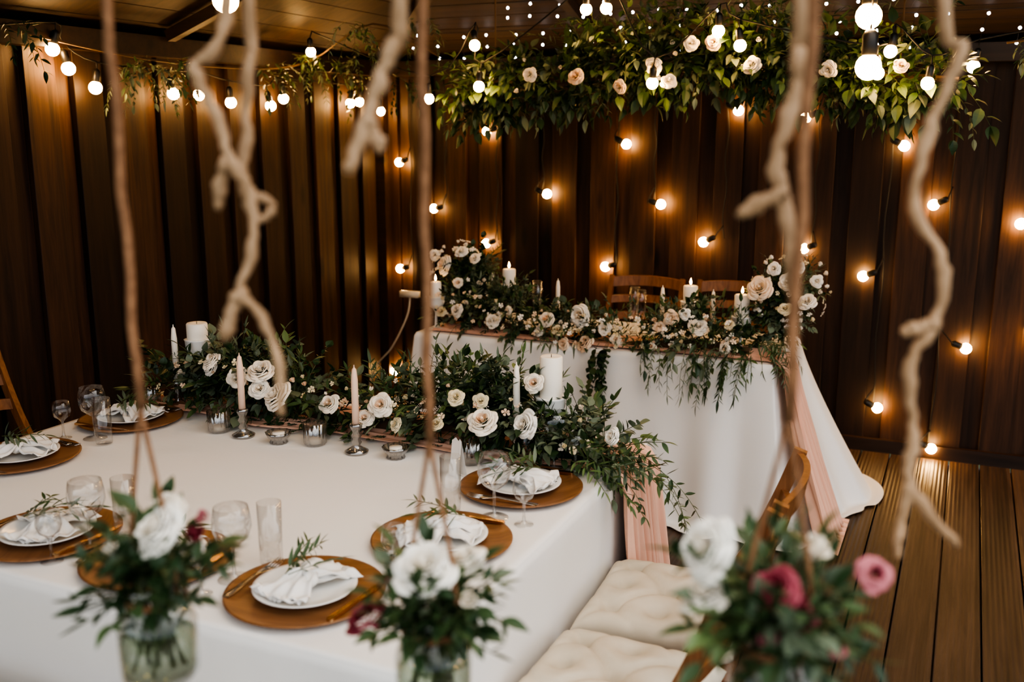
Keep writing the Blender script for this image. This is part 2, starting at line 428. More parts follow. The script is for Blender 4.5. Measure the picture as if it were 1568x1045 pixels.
def hf(s,t):
    if s==1: return .10+.27*t
    if s==2: return .06+.16*(1-t)**2
    if s==0: return .02+.05*t**6
    return .05
t2=table('head_table',*HTT,amp=.044,freq=15,flare=hf,pool=.05,seed=5,nper=600)

def strip(path,widths,amp,pleats,wdir,nw=72,seed=0):
    r=random.Random(seed);ph=[r.uniform(0,6.28) for _ in range(4)];V=[];F=[]
    wd=Vector(wdir)
    for j,((c,nm),w,a) in enumerate(zip(path,widths,amp)):
        for i in range(nw+1):
            t=i/nw-.5
            f=.5+.5*math.sin(2*math.pi*pleats*t+ph[0]+.6*math.sin(7*t+ph[1]))
            f=.7*f+.3*(.5+.5*math.sin(2*math.pi*pleats*2.3*t+ph[2]+j*.12))
            pos=Vector(c)+wd*(t*w+.004*math.sin(j*.5+i*.2))+Vector(nm)*(a*f)
            V.append(tuple(pos))
    for j in range(len(path)-1):
        for i in range(nw):
            a=j*(nw+1)+i;F.append((a,a+1,a+nw+2,a+nw+1))
    return T(V,F)
path=[];ws=[];am=[]
for i in range(26):
    p=-2.6+i*(1.745)/25;path.append(((p,2.66+.015*math.sin(i*.6),.7535),(0,0,1)));ws.append(.32+.02*math.sin(i));am.append(.012)
path.append(((-.84,2.66,.7535),(.2,0,1)));ws.append(.31);am.append(.014)
path.append(((-.825,2.66,.748),(.7,0,.7)));ws.append(.31);am.append(.022)
for i in range(1,22):
    k=i/21;path.append(((-.818+.04*k,2.66+.01*k,.745-.72*k),(1,0,0)));ws.append(.31+.09*k);am.append(.034+.045*k)
one('table_runner',strip(path,ws,am,8,(0,1,0),130,2),M['runner'],parent=t1)
path=[];ws=[];am=[]
for i in range(20):
    p=-2.3+i*1.60/19;path.append(((p,4.22,.7535),(0,0,1)));ws.append(.25);am.append(.012)
path.append(((-.678,4.185,.753),(.2,0,1)));ws.append(.22);am.append(.014)
path.append(((-.662,4.18,.745),(.7,0,.7)));ws.append(.21);am.append(.024)
for i in range(1,26):
    k=i/25;path.append(((-.645+.165*k**1.25+(.03*k),4.18-.01*k,.74-.725*k),(1,0,.1)));ws.append(.21+.17*k);am.append(.032+.05*k)
path.append(((-.42,4.17,.010),(.3,0,.6)));ws.append(.40);am.append(.035)
path.append(((-.36,4.17,.008),(.1,0,.6)));ws.append(.42);am.append(.02)
one('table_runner',strip(path,ws,am,7,(0,1,0),120,5),M['runner'],parent=t2)

# ================================================================ CHAIRS
def chair(loc,rz,cush=True):
    """local: seat centre origin, faces +x (towards table), back at -x"""
    e=empty('folding_chair',loc,rz);w=.19
    b=MB()
    for i in range(6):
        x=-.19+i*.065;b.add(box(x,x+.052,-w+.02,w-.02,.425,.443))
    b.add(box(-.20,.21,-w,-w+.02,.405,.445));b.add(box(-.20,.21,w-.02,w,.405,.445))
    b.build('seat',[M['chair']],False,e)
    b=MB()
    for s in(-1,1):
        y=s*(w+.012)
        pts=smoothpath([(.20,y,0),(.02,y,.32),(-.14,y,.56),(-.22,y,.72),(-.285,y,.90)],5)
        for a,c in zip(pts[:-1],pts[1:]):
            d=(c-a).normalized();nn=Vector((d.z,0,-d.x))*.017
            V=[a-nn+Vector((0,-.011,0)),a+nn+Vector((0,-.011,0)),a+nn+Vector((0,.011,0)),a-nn+Vector((0,.011,0))]
            V+=[c-nn+Vector((0,-.011,0)),c+nn+Vector((0,-.011,0)),c+nn+Vector((0,.011,0)),c-nn+Vector((0,.011,0))]
            b.add(T([tuple(v) for v in V],[(0,1,2,3),(7,6,5,4),(0,4,5,1),(1,5,6,2),(2,6,7,3),(3,7,4,0)]))
        y=s*(w-.012-.02+.008)
        b.add(tube([(-.24,y,.0),(.16,y,.41)],.015,6))
    b.add(tube([(-.17,-w,.075),(-.17,w,.075)],.01,6));b.add(tube([(.13,-w-.01,.12),(.13,w+.01,.12)],.01,6))
    b.build('frame',[M['chair']],False,e)
    b=MB()
    for (z,h,x0) in((.865,.055,-.272),(.77,.04,-.238),(.68,.04,-.202)):
        V=[];F=[];n=10
        for i in range(n+1):
            t=i/n*2-1;y=t*(w+.01);x=x0-.035*(1-t*t);zz=z+.012*(1-t*t)
            for dx,dz in((-.008,-h/2),(.008,-h/2),(.008-.01,h/2),(-.008-.01,h/2)): V.append((x+dx,y,zz+dz))
        for i in range(n):
            for k in range(4): a=i*4+k;c=i*4+(k+1)%4;F.append((a,c,c+4,a+4))
        F+=[(3,2,1,0),tuple(n*4+k for k in range(4))]
        b.add(T(V,F))
    b.build('back_slats',[M['chair']],False,e)
    if cush:
        n=64;V=[];F=[];S=.198;bt=[(i*.12,j*.12) for i in(-1,0,1) for j in(-1,0,1)]
        for side in(1,-1):
            for j in range(n+1):
                for i in range(n+1):
                    u=math.sin((i/n*2-1)*math.pi/2);v=math.sin((j/n*2-1)*math.pi/2);x=u*S;y=v*S
                    pin=1-.05*(1-abs(u)**2)*abs(v)**3; pin2=1-.05*(1-abs(v)**2)*abs(u)**3
                    e_=max(0,(1-abs(u)**5))**.45*max(0,(1-abs(v)**5))**.45
                    h=.062*e_
                    for bx,by in bt:
                        dd=math.hypot(x-bx,y-by);h-=.034*math.exp(-(dd/.018)**2)*e_+.020*math.exp(-(dd/.045)**2)*e_
                    d1=abs(((x+y)/.12)%2);d1=min(d1,2-d1);d2=abs(((x-y)/.12)%2);d2=min(d2,2-d2)
                    fade=1 if max(abs(x),abs(y))<.13 else .5
                    h-=.017*fade*(math.exp(-(d1/.11)**2)+math.exp(-(d2/.11)**2))*e_
                    V.append((x*pin2,y*pin,.503+side*max(h,0.001)))
        m=(n+1)**2
        for j in range(n):
            for i in range(n):
                a=j*(n+1)+i;F.append((a,a+1,a+n+2,a+n+1));F.append((m+a,m+a+n+1,m+a+n+2,m+a+1))
        bd=[i for i in range(n+1)]+[j*(n+1)+n for j in range(1,n+1)]+[n*(n+1)+i for i in range(n-1,-1,-1)]+[j*(n+1) for j in range(n-1,0,-1)]
        for k in range(len(bd)):
            a,c=bd[k],bd[(k+1)%len(bd)];F.append((a,m+a,m+c,c))
        one('cushion',T(V,F),M['cushion'],parent=e)
        bb=MB()
        for bx,by in bt: bb.add(sph(.009,10,6),0,Matrix.Translation((bx,by,.512))@Matrix.Scale(.5,4,(0,0,1)))
        bb.build('cushion_buttons',[M['cushion']],True,e)
    return e
pi=math.pi
chair((-.61,2.30,0),pi+.05);chair((-.61,1.865,0),pi-.03)
chair((-3.04,2.34,0),.0);chair((-3.02,1.88,0),.05)
chair((-1.27,1.11,0),pi/2);chair((-1.80,1.10,0),pi/2+.05)
chair((-1.585,5.00,0),-pi/2);chair((-1.10,5.01,0),-pi/2-.04)

# ================================================================ TABLEWARE
ZT=.7525
CH=[(-1.03,2.32,pi),(-1.055,1.92,pi),(-1.185,1.565,pi/2),(-1.58,1.56,pi/2),(-1.92,1.56,pi/2),(-2.47,1.94,0),(-2.47,2.37,0)]
charger_t=lathe([(0,0),(.12,0),(.155,.006),(.166,.011),(.166,.014),(.160,.014),(.135,.008),(0,.007)],56)
plate_t=lathe([(0,0),(.062,0),(.068,.003),(.10,.012),(.108,.016),(.108,.018),(.100,.016),(.072,.007),(.06,.005),(0,.005)],48)
def napkin_mesh(seed):
    r=random.Random(seed);nu,nv=40,28
    b=MB()
    for layer in range(2):
        V=[];F=[]
        ang=r.uniform(-.25,.25)+layer*.5;ca,sa=math.cos(ang),math.sin(ang)
        ph=r.uniform(0,6)
        for i in range(nu+1):
            u=i/nu*2-1
            w=.020+.054*abs(u)**.8*(1.15 if u>0 else .9)
            for j in range(nv+1):
                v=j/nv*2-1
                x=u*.092*(1-.12*v*v)+.004*math.sin(5*v+ph);y=v*w+.01*math.sin(3*u+ph)*abs(u)
                z=.012+.010*(1-abs(u))+.012*layer*(1-abs(u)**2)+(.5+.5*math.sin(v*11+ph+u*2))*(.012-.004*abs(u))+.004*math.sin(u*9+v*3+ph)
                if math.hypot(x,y)>.09: z+=.006
                z-=.004*abs(v)**3
                V.append((ca*x-sa*y,sa*x+ca*y,z))
        for i in range(nu):
            for j in range(nv):
                a=i*(nv+1)+j;F.append((a,a+nv+1,a+nv+2,a+1))
        b.add(T(V,F))
    V=[];F=[];n=24;mm=10
    for i in range(n):
        a=2*pi*i/n
        for j in range(mm):
            c=2*pi*j/mm;rr=.008+.002*math.sin(3*c+a*2)
            rad=.022+rr*math.cos(c);V.append((.9*rr*math.sin(c)*2+.004*math.sin(a),rad*math.cos(a)*1.15,.026+rad*math.sin(a)*.62))
    for i in range(n):
        for j in range(mm):
            F.append((i*mm+j,((i+1)%n)*mm+j,((i+1)%n)*mm+(j+1)%mm,i*mm+(j+1)%mm))
    b.add(T(V,F))
    return b
def knife_t():
    b=MB();V=[];F=[]
    prof=[(-.10,.006,.003),(-.095,.008,.004),(-.02,.006,.003),(-.005,.005,.003),(0,.007,.0015),(.04,.010,.0012),(.085,.009,.001),(.105,.004,.0008),(.108,.0005,.0005)]
    for x,w,h in prof: V+=[(x,-w,0),(x,w*.6,0),(x,w*.6,h*2),(x,-w,h*2)]
    for i in range(len(prof)-1):
        for k in range(4): a=i*4+k;c=i*4+(k+1)%4;F.append((a,c,c+4,a+4))
    F+=[(0,1,2,3),tuple(len(V)-4+k for k in range(4))]
    b.add(T(V,F));return b
def fork_t():
    b=MB();V=[];F=[]
    prof=[(-.10,.007,.0),(-.09,.008,.001),(-.03,.0045,.004),(.01,.0035,.006),(.03,.008,.003),(.045,.012,.001),(.055,.0125,.001)]
    for x,w,z in prof: V+=[(x,-w,z),(x,w,z),(x,w,z+.0025),(x,-w,z+.0025)]
    for i in range(len(prof)-1):
        for k in range(4): a=i*4+k;c=i*4+(k+1)%4;F.append((a,c,c+4,a+4))
    F+=[(0,1,2,3),tuple(len(V)-4+k for k in range(4))]
    b.add(T(V,F))
    for k in range(4):
        y=-.0105+k*.007;b.add(tube([(.053,y,.002),(.075,y,.0025),(.095,y*.95,.006)],[.0016,.0015,.0008],5))
    return b
kn=None;fk=None;CHo=None;PLo=None
for i,(p,q,rz) in enumerate(CH):
    if CHo is None:
        CHo=one('charger_plate',charger_t,M['charger'],loc=(p,q,ZT),rz=R(0,3));PLo=one('dinner_plate',plate_t,M['ceramic'],loc=(p,q,ZT+.0085))
    else:
        inst_obj(CHo,'charger_plate',(p,q,ZT),R(0,3));inst_obj(PLo,'dinner_plate',(p,q,ZT+.0085))
    o=napkin_mesh(i).build('folded_napkin',[M['napkin']],True);o.location=(p,q,ZT+.0125);o.rotation_euler[2]=rz+R(-.5,.5)
    sm=o.modifiers.new('s','SOLIDIFY');sm.thickness=.0015
    B=MB();a0=rz+R(-.6,.6)
    for k in range(2 if i%2 else 3):
        a=a0+(k-1)*.5+R(-.2,.2);sprig(B,(-.05*math.cos(a0)+R(-.01,.01),-.05*math.sin(a0),.054),(math.cos(a),math.sin(a),.22),R(.10,.14),'oli',.050,1 if k else 2,.5)
    o=B.build('olive_sprig',FMATS,False);o.location=(p,q,ZT+.012)
    c,s=math.cos(rz),math.sin(rz)
    for sg,kind in((1,'f'),(-1,'k')):
        lx,ly=-s*sg*.128,c*sg*.128
        loc=(p+lx,q+ly,ZT+.013)
        if kind=='f':
            if fk is None: fk=fork_t().build('dinner_fork',[M['silver']],True);fk.location=loc;fk.rotation_euler[2]=rz+R(-.06,.06)
            else: inst_obj(fk,'dinner_fork',loc,rz+R(-.1,.1))
        else:
            if kn is None: kn=knife_t().build('table_knife',[M['bronze']],False);kn.location=loc;kn.rotation_euler[2]=rz
            else: inst_obj(kn,'table_knife',loc,rz+R(-.1,.1))

def wine(h,r,st):
    rf=r*.86
    return lathe([(rf,.0),(rf*.96,.0012),(rf*.4,.003),(.0045,.010),(.0032,st*.5),(.0042,st-.004),(r*.45,st+.006),(r*.82,st+(h-st)*.22),(r,st+(h-st)*.48),(r*.97,st+(h-st)*.72),(r*.86,h),(r*.84,h+.0003)],36)
def tumbler(h,r): return lathe([(0,.003),(r*.90,.003),(r*.93,.006),(r,h),(r-.0014,h+.0003)],36)
def setg(name,t,m,locs):
    o=None
    for l in locs:
        if o is None:o=one(name,t,m,loc=l)
        else: inst_obj(o,name,l,R(0,3))
Z=ZT
setg('wine_glass',wine(.165,.042,.075),M['glass'],[(-1.01,2.11,Z),(-1.015,2.515,Z),(-1.37,1.565,Z),(-1.78,1.555,Z),(-2.43,2.18,Z)])
setg('liqueur_glass',wine(.118,.028,.058),M['glass'],[(-.925,2.10,Z),(-.94,2.49,Z),(-1.385,1.478,Z),(-1.80,1.465,Z),(-2.52,2.14,Z),(-1.06,1.715,Z)])
setg('tumbler_glass',tumbler(.145,.027),M['glass'],[(-1.105,2.535,Z),(-1.13,2.105,Z),(-1.345,1.66,Z),(-1.76,1.645,Z),(-2.36,2.15,Z)])
votive=lathe([(0,.002),(.031,.002),(.034,.006),(.036,.07),(.034,.0705)],64,.04,16)
setg('votive_glass',votive,M['cut'],[(-2.125,2.40,Z),(-1.765,2.415,Z),(-2.57,2.56,Z),(-1.25,2.46,Z)])
low=lathe([(0,0),(.028,0),(.024,.01),(.034,.02),(.040,.034),(.036,.034),(.030,.022),(0,.018)],64,.04,12)
setg('tealight_holder',low,M['cut'],[(-1.88,2.385,Z),(-1.475,2.41,Z)])
tl=lathe([(0,.0),(.019,0),(.019,.014),(0,.013)],20)
setg('tealight_candle',tl,M['candle'],[(-1.88,2.385,Z+.019),(-1.475,2.41,Z+.019),(-2.125,2.40,Z+.004),(-1.765,2.415,Z+.004)])
gh=lathe([(0,0),(.034,0),(.036,.006),(.022,.014),(.010,.022),(.016,.032),(.010,.042),(.017,.054),(.011,.064),(.018,.078),(.020,.09),(.013,.092),(.012,.078),(0,.076)],32)
setg('glass_candlestick',gh,M['cut'],[(-2.02,2.39,Z),(-1.605,2.40,Z),(-2.46,2.58,Z),(-1.15,2.555,Z)])
def taper(h,r=.011): return lathe([(0,0),(r,0),(r*.92,h*.8),(r*.6,h*.97),(.002,h),(.0012,h+.008),(0,h+.008)],20)
setg('taper_candle',taper(.185),M['pinkcandle'],[(-2.02,2.39,Z+.077),(-1.605,2.40,Z+.077)])
setg('taper_candle',taper(.205),M['candle'],[(-2.46,2.58,Z+.077),(-1.15,2.555,Z+.077)])
def holder(h): return lathe([(0,0),(.045,0),(.045,.004),(.02,.010),(.008,.02),(.006,h*.45),(.007,h-.075),(.016,h-.06),(.034,h-.048),(.042,h-.03),(.044,h-.004),(.047,h),(.035,h+.001),(.033,h-.004),(0,h-.004)],36)
def pillar(h,r=.033): return lathe([(0,0),(r-.001,0),(r,.003),(r,h-.004),(r-.003,h),(r*.6,h-.003),(0,h-.004)],36)
def cstand(p,q,z0,hz,hc,lit,r=.033):
    e=empty('candle_on_pedestal_holder',(p,q,z0));one('stand',holder(hz),M['whitemetal'],parent=e)
    o=one('candle',pillar(hc,r),M['candle'],parent=e);o.location=(0,0,hz-.003)
    w=one('wick',tube([(0,0,0),(0,0,.010)],.001,5),M['wire'],parent=e);w.location=(0,0,hz+hc-.008)
    if lit:
        f=one('flame',lathe([(0,0),(.004,.004),(.006,.010),(.004,.020),(0,.032)],12),M['flame'],parent=e);f.location=(0,0,hz+hc+.001)
cstand(-2.40,2.63,Z,.235,.06,False,.036);cstand(-1.06,2.60,Z,.185,.125,False)
cstand(-.86,4.30,Z,.15,.10,True);cstand(-1.12,4.42,Z,.18,.075,True);cstand(-2.03,4.42,Z,.20,.08,True);cstand(-2.30,4.16,Z,.16,.075,True,.028)
setg('glass_candlestick',gh,M['cut'],[(-1.77,4.42,Z),(-1.25,4.42,Z),(-1.01,4.40,Z)])
setg('taper_candle',taper(.16),M['candle'],[(-1.77,4.42,Z+.077),(-1.25,4.42,Z+.077),(-1.01,4.40,Z+.077)])
flute=lathe([(.03,0),(.028,.0015),(.005,.008),(.0035,.07),(.012,.08),(.022,.11),(.026,.16),(.023,.22),(.022,.2203)],32)
setg('champagne_flute',flute,M['glass'],[(-1.87,4.40,Z),(-1.90,4.47,Z),(-1.345,4.40,Z),(-1.40,4.47,Z)])
V=[(-.022,0,0),(.022,0,0),(.022,.012,.105),(.014,.012,.112),(.008,.012,.104),(-.004,.012,.112),(-.022,.012,.100),(-.022,.03,0),(.022,.03,0)]
one('place_card',T(V,[(0,1,2,3,4,5,6),(8,7,6,5,4,3,2)]),M['napkin'],False,(-1.24,2.33,Z),-.45)

# ================================================================ FLORALS
def clampf(rect,m=.01,zt=.7535):
    def f(V):
        p0,p1,q0,q1=rect
        ins=(V[:,0]>p0-m)&(V[:,0]<p1+m)&(V[:,1]>q0-m)&(V[:,1]<q1+m)&(V[:,2]<zt+.006)
        V=V.copy();V[ins,2]=zt+.006+(rng.random(ins.sum())*.004);return V
    return f
B=MB()
spF=[(-2.56,2.63,.80),(-2.35,2.65,.83),(-2.1,2.62,.84),(-1.8,2.62,.80),(-1.5,2.62,.82),(-1.25,2.63,.84),(-1.0,2.62,.81),(-.88,2.60,.79)]
B.add(tube(smoothpath([(a,b_,c-.03) for a,b_,c in spF],4),.02,6),5)
garland(B,spF,400,.10,(.07,.16),(0,-.35,.35),['rus','rus','rus2','euc','oli','broad'],.5,(.036,.056),(4,6,5,2))
for (a,b_,n) in((-2.22,.90,70),(-2.1,.88,50),(-1.42,.90,80),(-1.25,.90,50),(-1.05,.84,30)):
    garland(B,[(a-.12,2.63,b_-.04),(a+.12,2.62,b_-.04)],n,.10,(.08,.17),(0,-.1,.7),['rus','rus','oli','euc'],.5,(.035,.055),(4,6,5,3))
for i in range(9):
    sprig(B,(R(-.98,-.86),R(2.42,2.58),R(.77,.84)),(R(.6,1),R(-.6,.0),R(.0,.5)),R(.14,.26),random.choice(['rus','rus2','oli']),R(.035,.05),pick((4,4,3,2)),R(.8,1.5))
for i in range(4):
    sprig(B,(R(-.88,-.84),R(2.50,2.62),R(.77,.80)),(1,R(-.1,.5),R(.0,.3)),R(.28,.40),random.choice(['rus','rus2']),R(.038,.05),pick((4,4,2,2)),R(1.2,1.7))
FR=[(-2.20,2.46,.965,.036,'cream'),(-2.24,2.50,.93,.03,'ivory'),(-2.08,2.44,.925,.036,'cream'),(-2.00,2.46,.955,.045,'cream'),(-1.93,2.44,.885,.054,'cream'),(-1.99,2.44,.90,.034,'ivory'),(-1.75,2.47,.87,.034,'cream'),(-1.55,2.45,.895,.038,'cream'),(-1.60,2.44,.85,.028,'cream'),(-1.50,2.45,.84,.024,'butter'),(-1.30,2.46,.945,.026,'butter'),(-1.20,2.43,.895,.045,'cream'),(-1.24,2.50,.93,.024,'butter'),(-1.09,2.47,.885,.042,'ivory'),(-1.09,2.54,.99,.030,'cream'),(-.84,2.50,.875,.026,'ivory'),(-1.36,2.45,.86,.022,'butter')]
for p,q,z,r,m in FR: rose(B,(p,q,z),r,m,(R(-.3,.3),-.8,.55))
for i in range(90):
    c=along(spF,R(0,.97));rose(B,(c.x,c.y+R(-.17,-.06),c.z+R(.02,.13)),R(.008,.014),random.choice(['cream','butter','butter','peach']),(0,-.7,.7),random.choice(['bud','star']))
B.build('floral_table_garland',FMATS,False,None,clampf(FT))

B=MB()
spH=[(-2.30,4.24,.84),(-2.1,4.22,.86),(-1.9,4.20,.83),(-1.65,4.18,.80),(-1.45,4.18,.79),(-1.2,4.18,.82),(-1.0,4.18,.84),(-.8,4.20,.82)]
B.add(tube(smoothpath([(a,b_,c-.05) for a,b_,c in spH],4),.02,6),5)
garland(B,spH,360,.10,(.06,.14),(0,-.3,.4),['rus','oli','euc','rus2'],.5,(.03,.048),(4,5,4,3))
for (a,q,b_,n,rr) in((-2.22,4.38,.98,190,.13),(-2.2,4.38,.84,100,.12),(-.70,4.38,1.0,170,.12),(-.72,4.36,.86,90,.1),(-2.0,4.28,.88,60,.08),(-1.12,4.24,.88,60,.08)):
    garland(B,[(a-.04,q,b_-.06),(a+.04,q,b_+.06)],n,rr,(.05,.11),(0,-.3,.3),['rus','oli','euc','rus2'],.4,(.03,.045),(4,5,4,3))
for i in range(40):
    p=random.choice([R(-1.35,-.75),R(-1.1,-.75),R(-2.2,-.75)])
    sprig(B,(p,R(4.07,4.12),R(.76,.84)),(R(-.5,.5),-1,R(-.1,.4)),R(.10,.27 if p>-1.3 else .11),random.choice(['wil','wil','oli','rus']),R(.04,.065),pick((3,5,3,1)),R(2.5,4.0))
for i in range(4): sprig(B,(-1.42+R(-.04,.04),4.06,.78),(0,-1,0),R(.22,.30),'euc',.05,0,3.5)
for i in range(14): sprig(B,(R(-.78,-.68),R(4.1,4.2),R(.76,.84)),(R(.2,.8),R(-.8,.0),R(0,.4)),R(.10,.18),random.choice(['wil','oli']),.05,pick((2,5,3,1)),3)
HR=[(-2.29,4.24,1.06,.050,'cream'),(-2.13,4.26,1.10,.030,'cream'),(-2.20,4.26,1.13,.034,'ivory'),(-2.36,4.28,1.10,.03,'ivory'),(-2.2,4.22,.98,.026,'cream'),(-2.16,4.12,.865,.036,'cream'),(-2.25,4.14,.85,.026,'butter'),(-1.96,4.10,.835,.036,'cream'),(-1.90,4.14,.88,.024,'cream'),(-1.70,4.12,.86,.040,'cream'),(-1.74,4.12,.80,.028,'ivory'),(-1.55,4.14,.885,.052,'ivory'),(-1.50,4.08,.775,.044,'peach'),(-1.60,4.08,.76,.030,'peach'),(-1.63,4.1,.82,.030,'butter'),(-1.42,4.12,.84,.032,'ivory'),(-1.36,4.1,.80,.026,'cream'),(-1.12,4.12,.91,.034,'peach'),(-1.17,4.12,.87,.028,'peach'),(-1.00,4.12,.885,.042,'cream'),(-1.06,4.12,.93,.026,'ivory'),(-1.20,4.10,.78,.024,'cream'),(-.88,4.10,.80,.026,'cream'),(-.77,4.22,1.05,.056,'peach'),(-.66,4.24,1.08,.042,'cream'),(-.58,4.26,1.00,.040,'cream'),(-.72,4.24,1.13,.030,'ivory'),(-.62,4.24,1.14,.026,'cream'),(-.66,4.22,.97,.032,'butter'),(-.55,4.3,1.08,.028,'ivory'),(-.88,4.18,.89,.024,'butter')]
for p,q,z,r,m in HR: rose(B,(p,q-.02,z),r,m,(R(-.3,.3),-.9,.45))
for i in range(120):
    c=along(spH,R(0,1));rose(B,(c.x,c.y+R(-.15,-.07),c.z+R(-.04,.11)),R(.009,.016),random.choice(['cream','butter','ivory','peach']),(0,-.8,.6),random.choice(['bud','star']))
for i in range(100):
    a=random.choice([(-2.25,4.36,1.0),(-.67,4.36,1.02)]);d=rv();d.y=-abs(d.y)
    rose(B,(a[0]+d.x*.17,a[1]+d.y*.16,a[2]+d.z*.17),R(.010,.017),random.choice(['cream','butter','ivory','cream']),d,random.choice(['bud','star']))
B.build('floral_table_garland',FMATS,False,None,clampf(HTT))

B=MB()
spG=[(-2.30,4.42,1.86),(-2.09,4.42,1.92),(-1.79,4.42,1.92),(-1.47,4.42,1.95),(-1.17,4.42,2.0),(-.89,4.42,2.01),(-.62,4.42,1.97),(-.36,4.42,1.92),(-.08,4.42,1.89)]
B.add(tube(smoothpath(spG,4),.014,6),5)
garland(B,spG,680,.14,(.08,.17),(0,-.3,.0),['broad','broad','rus','broad','rus2'],.9,(.055,.085),(5,6,2,1))
garland(B,[(-1.75,4.42,2.04),(-1.2,4.42,2.12),(-.7,4.42,2.12)],140,.12,(.08,.2),(0,-.1,.3),['rus','oli','broad'],.9,(.045,.065),(4,6,3,1))
for i in range(50):
    c=along(spG,R(0,1));sprig(B,c+Vector((0,R(-.12,.08),-.05)),(R(-1,1),R(-.6,.3),R(-.3,.3)),R(.12,.22),random.choice(['rus','oli','broad']),R(.045,.06),pick((4,6,3,1)),2.6)
for i in range(40):
    sprig(B,(R(-1.55,-.1),4.42+R(-.1,.1),R(2.02,2.2)),(R(-1,1),R(-.5,.4),R(-.1,.9)),R(.2,.36),random.choice(['oli','rus','wil']),R(.035,.05),pick((3,3,5,1)),1.2)
GRS=[(-1.61,1.93),(-1.83,1.94),(-1.26,1.96),(-1.41,1.88),(-1.01,2.05),(-.85,1.96),(-1.19,1.90),(-1.10,2.05),(-.28,1.94),(-.55,1.93)]
for p,z in GRS: rose(B,(p,4.20,z),R(.028,.040),random.choice(['cream','cream','peach']),(0,-.9,.1))
for i in range(14):
    c=along(spG,R(0,1));rose(B,(c.x,c.y-.17,c.z+R(-.1,.12)),R(.012,.018),random.choice(['cream','ivory']),(0,-.9,0),'bud')
for p in(-2.1,-1.2,-.3): B.add(tube([(p,4.42,1.92),(p,4.42,2.49)],.004,5),5)
B.build('hanging_floral_installation',FMATS,False)

B=MB()
for (p,q,z,n) in((-3.3,3.42,1.98,16),(-3.28,3.55,2.0,6),(-3.3,4.25,2.0,8),(-3.2,4.5,2.06,12),(-3.1,4.6,2.06,8),(-3.25,5.0,1.98,5),(-2.9,4.9,1.98,5),(-2.75,4.2,2.18,10),(-2.5,4.3,2.2,8),(-3.3,2.75,2.08,4)):
    for i in range(n): sprig(B,(p+R(-.08,.08),q+R(-.1,.1),z+R(-.02,.03)),(R(-.4,1),R(-1,1),R(-.5,.2)),R(.12,.24),random.choice(['rus','oli','rus2']),R(.035,.05),pick((3,4,4,2)),2.4)
B.add(tube(smoothpath([(-3.36,2.7,2.08),(-3.3,3.4,2.0),(-3.3,4.2,2.0),(-3.2,4.5,2.06),(-2.7,4.3,2.2),(-2.4,4.4,2.05)],5),.005,5),5)
B.build('hanging_greenery_swag',FMATS,False)
B=MB()
for (p,q,z,n) in((.25,4.5,2.04,18),(.5,4.5,2.06,14),(.8,4.6,2.08,10)):
    for i in range(n): sprig(B,(p+R(-.1,.1),q+R(-.1,.1),z+R(-.02,.03)),(R(-.6,1),R(-1,1),R(-.5,.4)),R(.12,.24),random.choice(['rus','oli','rus2']),R(.035,.05),pick((3,4,4,3)),2.2)
B.add(tube([(.08,4.45,2.03),(.5,4.5,2.08),(1.1,4.7,2.12)],.005,5),5)
B.build('hanging_greenery_swag',FMATS,False)

# ================================================================ STRING LIGHTS
bulb_t=sph(.027,12,8);sock=lathe([(0,0),(.014,0),(.016,.004),(.016,.042),(.012,.05),(.005,.055),(0,.055)],12)
SM=[M['bulb'],M['socket'],M['wire']]
def bulb(B,p,d,r=1.0):
    d=Vector(d).normalized();p=Vector(p)
    B.add(bulb_t,0,zframe(p,d,r));B.add(sock,1,zframe(p+d*.022*r,d,r))
    return p+d*.075*r
B=MB()
W=Q1-.030
cols=[ (-3.20,[(-3.26,1.50),(-3.27,.83),(-3.33,.15)]),(-2.95,[(-3.02,1.22)]),(-2.60,[(-2.65,1.69),(-2.66,1.02)]),(-2.30,[(-2.26,1.33)]),(-1.84,[(-1.78,1.62),(-1.89,.92)]),(-1.62,[(-1.57,1.29)]),(-1.22,[(-1.16,1.80),(-1.32,1.09)]),(-.74,[(-.81,1.76),(-.78,1.08)]),(-.38,[(-.32,1.62),(-.47,.95),(-.35,.25)]),(-.08,[(-.16,1.33),(.05,.61),(-.07,.06)]),(.32,[(.24,1.25),(.38,.7)]),(.8,[(.86,1.5),(.75,.9)]),(1.3,[(1.25,1.2),(1.36,.5)]),(1.9,[(1.85,1.6),(1.95,.9)])]
for pc,bl in cols:
    zmin=min(z for _,z in bl);pts=[]
    n=14
    for i in range(n+1):
        z=EAVE-.05-(EAVE-.05-zmin-.02)*i/n;pts.append((pc+.008*math.sin(i*1.3+pc*9),W-.012,z))
    B.add(tube(pts,.0035,5),2)
    for p,z in bl:
        s=1 if pc>p else -1
        e=bulb(B,(p,W-.045,z),(s*1,-.25,R(.2,.6)))
        B.add(tube(smoothpath([e,(e.x+.3*(pc-e.x),e.y+.01,e.z+.02),(pc,W-.012,z+.09)],3),.0035,5),2)
B.build('added_string_lights',SM,True)
B=MB()
LB=[(2.96,2.01),(3.03,1.94),(3.16,1.87),(3.61,1.86),(3.78,1.86),(4.0,1.83),(4.31,1.82),(4.42,1.86),(5.05,1.85),(5.15,1.86),(5.38,1.81)]
pts=[]
for q,z in LB:
    e=bulb(B,(-3.34,q,z),(R(-.2,.2),R(-.2,.2),1));pts.append(e+Vector((0,0,.03)));B.add(tube([e,e+Vector((0,0,.035))],.003,5),2)
B.add(tube(smoothpath([(-3.34,2.6,2.06)]+pts+[(-3.3,5.42,1.98)],4),.0035,5),2)
B.build('added_string_lights',SM,True)
B=MB()
